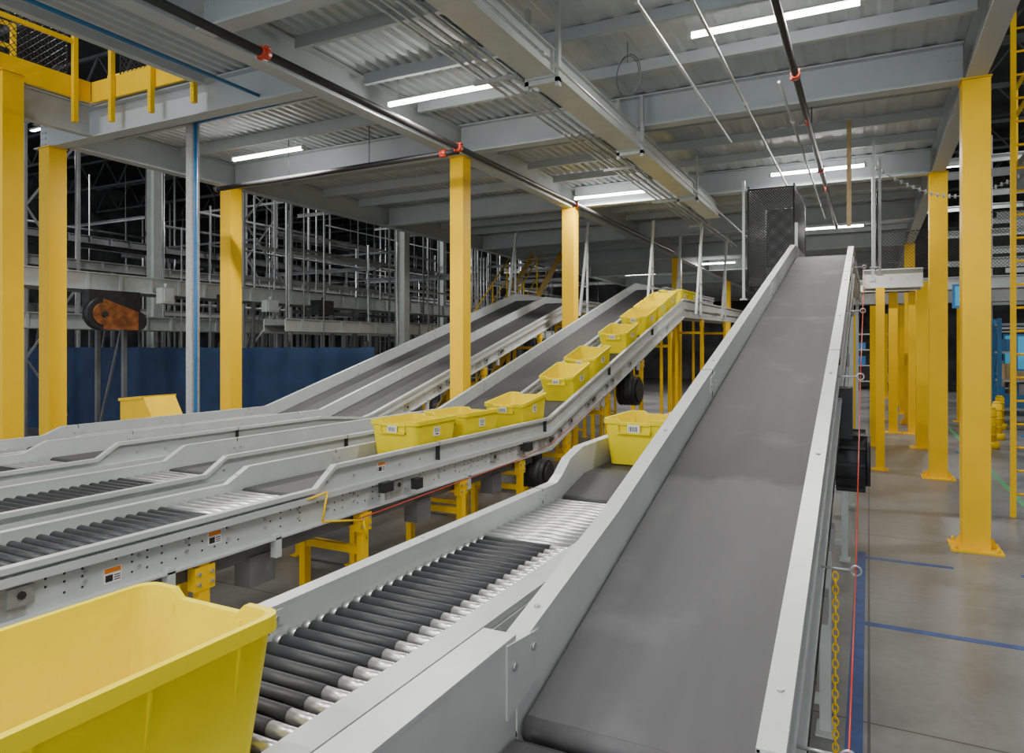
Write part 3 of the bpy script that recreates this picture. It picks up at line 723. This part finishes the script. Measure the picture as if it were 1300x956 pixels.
def lattice(x, y, z0, z1, w=0.6, mt=None):
    b = MB(); d = Vector((0, w, 0)); p = Vector((x, y, 0))
    b.bar(p+Vector((0,0,z0)), p+Vector((0,0,z1)), 0.06, 0.06); b.bar(p+d+Vector((0,0,z0)), p+d+Vector((0,0,z1)), 0.06, 0.06)
    z = z0; s = 0
    while z < z1-0.5:
        a, c = (p, p+d) if s else (p+d, p)
        b.bar(a+Vector((0,0,z)), c+Vector((0,0,min(z+1.9, z1))), 0.045, 0.045); z += 1.9; s = 1-s
    if free(b): b.build("lattice_post", mt or M_BGL, label="galvanised lattice steel post in the dark hall", category="post", group="lattice posts")
for (x, y, w) in [(-15.5, 14, 1.8), (-18.6, 10, 1.3), (-11.75, 22, 2.0), (-22, 20, 1.6), (-11.8, 13.0, 1.6)]:
    lattice(x, y, 0, 8.5, w)
for (x, y) in [(-17.35, 12.6), (-15.4, 24), (-24.6, 10), (-20.5, 28), (-13.5, 18.6), (-11.55, 16)]:
    b = MB(); b.box(x-0.12, x+0.12, y-0.02, y+0.02, 0, 11.9); b.box(x-0.14, x-0.12, y-0.12, y+0.12, 0, 11.9); b.box(x+0.12, x+0.14, y-0.12, y+0.12, 0, 11.9)
    if free(b, 0): b.build("building_column", M_FRAME, label="white H-section building column in the dark hall", category="column", group="building columns")
for i in range(9):
    x = -11.75+i*0.11; y = 19.6
    b = MB(); b.cyl((x, y, 0), (x, y, 5.05 if x > -11.2 else 9), 0.025, 8); b.build("vertical_conduit", M_STEEL, label="tall vertical galvanised conduit", category="conduit", group="vertical conduits"); OCC.append(b.bb())
n = 0
for i in range(1500):
    if n > 170: break
    x = random.uniform(-30, -11.4); y = random.uniform(12, 36); r = random.choice((0.015, 0.02, 0.03, 0.04)); h = random.uniform(5, 11)
    b = MB(); b.cyl((x, y, 0), (x, y, h), r, 8)
    if free(b):
        n += 1; b.build("hall_riser", random.choice((M_BG, M_BGL, M_BGL, M_STEEL)), label="thin vertical steel riser in the dark hall", category="pipe", group="hall risers")
n = 0
for i in range(3000):    # long runs of pipe and channel down the hall
    if n > 110: break
    z = random.uniform(2.4, 7.5); x = random.uniform(-28, -12.8); L = random.uniform(3, 7); y = random.uniform(12.5+L, 44-L)
    b = MB(); s = random.choice((0.05, 0.1, 0.16))
    if i % 3 == 0: b.cyl((x, y-L, z), (x, y+L, z), random.choice((0.03, 0.05)), 8)
    elif i % 3 == 1:
        b.box(x-0.04, x+0.04, y-L, y+L, z, z+0.015); b.box(x-0.006, x+0.006, y-L, y+L, z+0.015, z+s); b.box(x-0.04, x+0.04, y-L, y+L, z+s, z+s+0.015)
    else:
        L = min(L, 2.5); b.box(x-L, x+L, y-0.04, y+0.04, z, z+0.015); b.box(x-L, x+L, y-0.006, y+0.006, z+0.015, z+s); b.box(x-L, x+L, y-0.04, y+0.04, z+s, z+s+0.015)
    # drop rods to the roof structure
    c0 = (x, y, z)
    if free(b, 0.01):
        n += 1; b.build("hall_beam", random.choice((M_BG, M_BGL, M_BGL)), label="long steel run passing through the dark hall", category="beam", group="hall beams")
for i in range(12):
    y = -2+i*4; b = MB()
    b.bar((-41, y, 10.2), (15, y, 10.2), 0.1, 0.1); b.bar((-41, y, 11.5), (15, y, 11.5), 0.1, 0.1)
    x = -41
    while x < 14: b.bar((x, y, 10.2), (x+1, y, 11.5), 0.05, 0.05); b.bar((x+1, y, 11.5), (x+2, y, 10.2), 0.05, 0.05); x += 2
    b.build("roof_truss", M_BG, label="open-web roof truss spanning the hall", category="truss", group="roof trusses")
def hall_fill(x, y, z=9.6, p=200):  # fill lamps added above the deck to brighten the hall
    root = empty("hall_fill_light", (x, y, z), "white linear fill light added under the roof trusses", "light", "hall fill lights")
    b = MB(); b.box(x-0.7, x+0.7, y-0.08, y+0.08, z+0.02, z+0.08); b.cyl((x-0.5, y, z+0.08), (x-0.5, y, 10.2), 0.005, 6); b.cyl((x+0.5, y, z+0.08), (x+0.5, y, 10.2), 0.005, 6); b.build("lamp_housing", M_FRAME2, root)
    b = MB(); b.box(x-0.65, x+0.65, y-0.05, y+0.05, z, z+0.02); b.build("lamp_tube", M_LAMP, root)
    ld = bpy.data.lights.new("hall_fill_lamp", 'AREA'); ld.shape = 'RECTANGLE'; ld.size = 1.3; ld.size_y = 0.15; ld.energy = p
    lo = bpy.data.objects.new("hall_fill_lamp", ld); COL.objects.link(lo); lo.parent = root; lo.location = (0, 0, -0.02)
for (x, y, p) in [(-13, 6, 300), (-17, 18, 380), (-25, 14, 350), (-16, 30, 400), (6, 12, 380), (6, 24, 380), (-8.5, 2, 200), (3, 34, 300)]: hall_fill(x, y, p=p)

# ------------------------------------------------------------------ stair with yellow rails
st = empty("steel_stair", (-8.75, 13.4, 0), "steel stair with yellow handrails climbing to the mezzanine", "stair")
SY0, SY1, SZ1 = 13.5, 19.6, 5.0
sl = (SZ1-0.05)/(SY1-SY0)
for x in (-9.25, -8.3):
    b = MB(); b.bar((x, SY0, 0.05), (x, SY1, SZ1), 0.03, 0.22)
    b.build("stringer", M_YDIM, st)
for k in range(24):
    b = MB(); y = SY0+0.2+k*0.25; z = (y-SY0)*sl+0.05; b.box(-9.23, -8.32, y-0.12, y+0.12, z-0.02, z+0.01)
    b.build("tread", M_BGL, st)
for x in (-9.25, -8.3):
    b = MB()
    b.cyl((x, SY0, 1.1), (x, SY1-1.6, 1.1+(SY1-1.6-SY0)*sl), 0.02, 8); b.cyl((x, SY0, 0.6), (x, SY1-1.6, 0.6+(SY1-1.6-SY0)*sl), 0.016, 8)
    for k in range(6):
        y = SY0+0.1+k*0.85; z = (y-SY0)*sl; b.cyl((x, y, z+0.1), (x, y, z+1.1), 0.018, 8)
    b.build("handrail", M_YRAIL, st)

for (x, y, z0, z1) in [(-3.35, 15.4, 2.9, 5.1), (-4.45, 15.4, 2.9, 5.1), (-3.35, 18.4, 2.9, 5.1), (-4.45, 18, 2.9, 5.1), (-5.9, 15.0, 2.9, 5.1), (-8.1, 15.6, 2.9, 5.1)]:
    b = MB(); b.bar((x, y, z0), (x+0.05, y+0.45, z1), 0.05, 0.05); b.bar((x, y+0.5, z0), (x, y+0.5, z1), 0.04, 0.04)
    for k in range(5): b.bar((x, y+0.12+k*0.07, z0+0.3+k*0.4), (x, y+0.5, z0+0.3+k*0.4), 0.03, 0.03)
    b.build("ceiling_hanger", M_FRAME2, label="white steel hanger frame holding the conveyor crest", category="hanger", group="crest hangers")

# ------------------------------------------------------------------ netting
def net(p0, p1, z0, z1, step=0.09, label="black safety netting panel beside the conveyor crest", t=0.008):
    b = MB(); p0 = Vector((*p0, 0)); p1 = Vector((*p1, 0)); L = (p1-p0).length; H = z1-z0
    d = (p1-p0).normalized()
    c = -H
    while c < L:
        s0 = max(c, 0); s1 = min(c+H, L)
        if s1 > s0:
            b.bar(p0+d*s0+Vector((0,0,z0+s0-c)), p0+d*s1+Vector((0,0,z0+s1-c)), t, t)
            b.bar(p0+d*s0+Vector((0,0,z1-(s0-c))), p0+d*s1+Vector((0,0,z1-(s1-c))), t, t)
        c += step
    b.tube([p0+Vector((0,0,z0)), p0+Vector((0,0,z1)), p1+Vector((0,0,z1)), p1+Vector((0,0,z0)), p0+Vector((0,0,z0))], 0.01, 6)
    b.build("safety_net", M_BLACK, label=label, category="net", group="safety nets")
net((-1.62, 11.0), (-0.98, 11.0), 3.1, 4.55, 0.04, t=0.010); net((-0.98, 11.03), (-0.98, 13.0), 3.6, 4.6, 0.04, t=0.009); net((-1.62, 11.03), (-1.62, 13.0), 3.1, 4.6, 0.04, t=0.010)
net((-1.6, 13.05), (-0.98, 13.05), 3.6, 4.6, 0.04, t=0.010)
net((0.1, 11.2), (0.1, 13.4), 3.5, 4.4, 0.06, t=0.006); net((1.9, 15), (3.8, 15), 3.6, 4.6, 0.06, t=0.006); net((0.2, 14.6), (1.8, 14.6), 3.6, 4.3, 0.06, t=0.006)
net((-9.8, 0.5), (-9.8, 5.8), 5.7, 7.6); net((-9.4, 6.3), (-7.4, 6.3), 5.7, 7.6)
for (x, y, z0, z1) in [(-1.68, 11.0, 2.9, 4.7), (-0.94, 10.95, 3.0, 4.0), (0.06, 11.1, 3.3, 5.1), (0.15, 12.2, 3.3, 5.1), (0.06, 13.45, 3.3, 5.1)]:
    b = MB(); b.box(x-0.02, x+0.02, y-0.02, y+0.02, z0, z1); b.box(x-0.05, x+0.05, y-0.05, y+0.05, z0, z0+0.02)
    b.build("net_post", M_FRAME2, label="white steel post holding safety netting", category="post", group="net posts")
b = MB(); b.bar((-0.25, 11.0, 3.9), (-0.25, 11.0, 5.4), 0.06, 0.02); b.build("hanging_strap", M_WOOD, label="pale timber strap hanging over the belt crest", category="strap")
b = MB(); pts = []
for i in range(25):
    t = i/24; pts.append((0.1+1.9*t, 11.3+1.5*t, 4.75-0.35*math.sin(math.pi*t)))
b.tube(pts, 0.006, 5)
for p in pts: b.cyl((p[0], p[1], p[2]-0.03), (p[0], p[1], p[2]+0.03), 0.014, 6)
b.build("hanging_chain", M_FRAME2, label="sagging white plastic chain across the walkway", category="chain")

def ypost(x, y, h, w=0.12, label="yellow steel post under the conveyor crest"):
    b = MB(); b.box(x-w/2, x+w/2, y-w/2, y+w/2, 0.015, h); b.box(x-w, x+w, y-w, y+w, 0, 0.015)
    for k in range(int(h/0.4)): b.cyl((x-w/2-0.006, y, 0.3+k*0.4), (x+w/2+0.006, y, 0.3+k*0.4), 0.012, 6)
    b.build("yellow_post", M_YEL, label=label, category="post", group="yellow posts by the aisle")
for (x, y, h, w) in ((0.18, 14.15, 3.25, 0.14), (-0.35, 19.6, 3.1, 0.14), (1.02, 20.4, 3.6, 0.26), (1.02, 26.3, 3.6, 0.26), (1.02, 30, 3.5, 0.26), (0.3, 24, 3.1, 0.2), (0.3, 29, 3.1, 0.2), (-1.3, 21, 3.0, 0.2), (2.4, 24.2, 3.5, 0.2), (2.4, 31, 3.5, 0.2), (0.1, 17.5, 3.1, 0.16), (0.55, 20.4, 3.6, 0.2), (0.6, 34, 3.6, 0.24), (1.9, 36, 3.6, 0.24), (1.03, 17.6, 3.6, 0.24)): ypost(x, y, h, w)
for (x0, x1, y, z, h) in ((-0.1, 0.85, 14.3, 3.25, 0.34), (-1.5, 6, 20.2, 3.6, 0.3), (-1.5, 6, 26, 3.6, 0.4)):
    root = empty("cross_conveyor", ((x0+x1)/2, y, z), "light grey cross conveyor carried above the aisle", "conveyor", "cross conveyors over the aisle")
    b = MB(); b.box(x0, x1, y-0.02, y, z, z+h); b.box(x0, x1, y-0.07, y, z, z+0.02); b.box(x0, x1, y-0.07, y, z+h-0.02, z+h)
    x = x0+0.2
    while x < x1: b.cyl((x, y-0.03, z+h*0.5), (x, y-0.02, z+h*0.5), 0.02, 6, 1); x += 0.25
    b.build("side_frame", [M_FRAME2, M_STEEL], root)
    b = MB(); b.box(x0, x1, y+0.6, y+0.62, z, z+h); b.build("side_frame", [M_FRAME2, M_STEEL], root)
    b = MB(); b.box(x0, x1, y, y+0.6, z+h*0.6, z+h*0.65); b.build("belt", M_BELT, root)

LX = 1.66
ld = empty("yellow_ladder", (LX, 11, 0), "tall yellow steel access ladder with side rails", "ladder")
for x in (LX, LX+0.45):
    b = MB(); b.box(x-0.03, x+0.03, 10.97, 11.03, 0, 6.6)
    b.build("side_rail", M_YEL, ld)
for k in range(21):
    b = MB(); b.cyl((LX+0.03, 11, 0.3+k*0.3), (LX+0.42, 11, 0.3+k*0.3), 0.015, 8)
    b.build("rung", M_YEL, ld)
guardrail((2.3, 9.2, 0), (2.3, 15, 0), 6, 5.3, 6.75)
b = MB(); b.ibeam('y', 9, 16, 2.45, 5.1, 5.5, 0.2); b.build("platform_beam", M_BEAM, label="grey platform edge beam beside the ladder", category="beam")

def rack(x, y, w=2.4, d=0.9, h=3.0, m=M_BLUE):
    root = empty("storage_rack", (x, y, 0), "blue-post storage rack beside the aisle", "rack", "storage racks")
    for sx in (0, w):
        b = MB()
        for sy in (0, d): b.box(x+sx-0.05, x+sx+0.05, y+sy-0.05, y+sy+0.05, 0, h)
        b.bar((x+sx, y, 0.4), (x+sx, y+d, 1.4), 0.03, 0.03); b.bar((x+sx, y+d, 1.4), (x+sx, y, 2.4), 0.03, 0.03)
        b.build("upright", m, root)
    for z in (0.4, 1.2, 2.0, 2.8):
        b = MB(); b.box(x, x+w, y, y+d, z, z+0.06); b.build("shelf", M_FRAME, root)
    for i in range(7):
        q = MB(); xx = x+0.15+(i % 3)*0.7; zz = (0.46, 1.26, 2.06)[i//3]
        q.box(xx, xx+0.5, y+0.1, y+0.7, zz, zz+0.35+0.1*(i % 2)); q.box(xx-0.01, xx+0.51, y+0.09, y+0.71, zz+0.3, zz+0.33)
        q.build("storage_box", random.choice((M_BGL, M_WOOD, M_BLUE, M_DARK)), label="plain storage box on a rack shelf", category="box", group="rack boxes")
rack(3.3, 24); rack(3.5, 29); rack(6.2, 20); rack(3.8, 36, 3); rack(-0.8, 40, 4)
for (x, y) in ((2.35, 18.2), (3.1, 22.5), (2.7, 20)):
    b = MB(); b.cyl((x, y, 0), (x, y, 0.15), 0.16, 18); b.cyl((x, y, 0.15), (x, y, 0.85), 0.1, 18); b.cyl((x, y, 0.85), (x, y, 0.9), 0.1, 18, 0, 0.06)
    for z in (0.3, 0.5, 0.7): b.torus((x, y, z), 0.1, 0.02, (0, 0, 1), 0, 18, 6)
    b.build("bollard", M_YRAIL, label="yellow ribbed safety bollard beside the aisle", category="bollard", group="safety bollards")
for (x, y, z, w, h) in ((1.55, 17.2, 3.0, 0.45, 0.5), (3.2, 20.9, 1.6, 0.5, 0.9), (3.9, 27.6, 1.6, 0.8, 1.0)):
    b = MB(); b.box(x, x+w, y, y+0.04, z, z+h, 0); b.box(x+0.05, x+w-0.05, y-0.004, y, z+0.05, z+h-0.05, 1); b.box(x+w/2-0.02, x+w/2+0.02, y+0.04, y+0.08, 0, z+h, 0)
    b.box(x+w/2-0.15, x+w/2+0.15, y-0.1, y+0.2, 0, 0.02, 0)
    b.build("sign_panel", [M_BLUE, M_SIGNGLOW], label="blue sign panel with an added glow on a stand beside the aisle", category="panel", group="blue panels")
OCC += [(-1.6, 6.1, 20, 21, 3, 4.2), (-1.6, 6.1, 25.9, 26.8, 3, 4.2), (3.2, 5.8, 24, 25, 0, 3.1)]
for (x, y) in ((3.0, 16.5), (4.5, 19), (3.4, 27.2), (7, 24)):
    b = MB(); b.box(x-0.12, x+0.12, y-0.02, y+0.02, 0, 9); b.box(x-0.14, x-0.12, y-0.12, y+0.12, 0, 9); b.box(x+0.12, x+0.14, y-0.12, y+0.12, 0, 9)
    b.build("building_column", M_FRAME2, label="white H-section building column in the dark hall", category="column", group="building columns"); OCC.append(b.bb())
n = 0
for i in range(300):
    if n > 26: break
    x = random.uniform(3.6, 10); y = random.uniform(16, 40); z = random.uniform(3.4, 9)
    b = MB(); b.box(x-1.8, x+1.8, y-0.05, y+0.05, z, z+0.02); b.box(x-1.8, x+1.8, y-0.005, y+0.005, z+0.02, z+0.2); b.box(x-1.8, x+1.8, y-0.05, y+0.05, z+0.2, z+0.22)
    if free(b): n += 1; b.build("hall_beam", M_FRAME, label="steel beam running through the dark hall", category="beam", group="hall beams")

def tape(x0, x1, y0, y1, m, lb):
    b = MB(); b.box(x0, x1, y0, y1, 0.0, 0.002); b.build("floor_tape", m, label=lb, category="floor marking", group="floor tape lines")
tape(-0.12, -0.03, 3, 8.4, M_TAPE, "blue tape line on the concrete floor")
tape(-0.03, 3.2, 6.2, 6.28, M_TAPE, "blue tape line on the concrete floor")
tape(-0.03, 0.75, 8.15, 8.23, M_TAPE, "blue tape line on the concrete floor")
tape(1.3, 3.2, 8.15, 8.23, M_TAPE, "blue tape line on the concrete floor")
tape(1.88, 1.96, 11.5, 30, M_GTAPE, "green tape line on the concrete floor")

# ------------------------------------------------------------------ world and camera
w = bpy.data.worlds.new("world"); SC.world = w; w.use_nodes = True
w.node_tree.nodes["Background"].inputs[0].default_value = (0.92, 0.96, 1.0, 1)
w.node_tree.nodes["Background"].inputs[1].default_value = 1.6
cam = bpy.data.cameras.new("camera"); co = bpy.data.objects.new("camera", cam); COL.objects.link(co)
co.location = (0, 0, 2.2); co.rotation_euler = (math.radians(90), 0, math.radians(26.98))
cam.sensor_width = 36; cam.lens = 36*890/1300; cam.shift_y = -38/1300; cam.clip_end = 200; cam.clip_start = 0.05
SC.camera = co
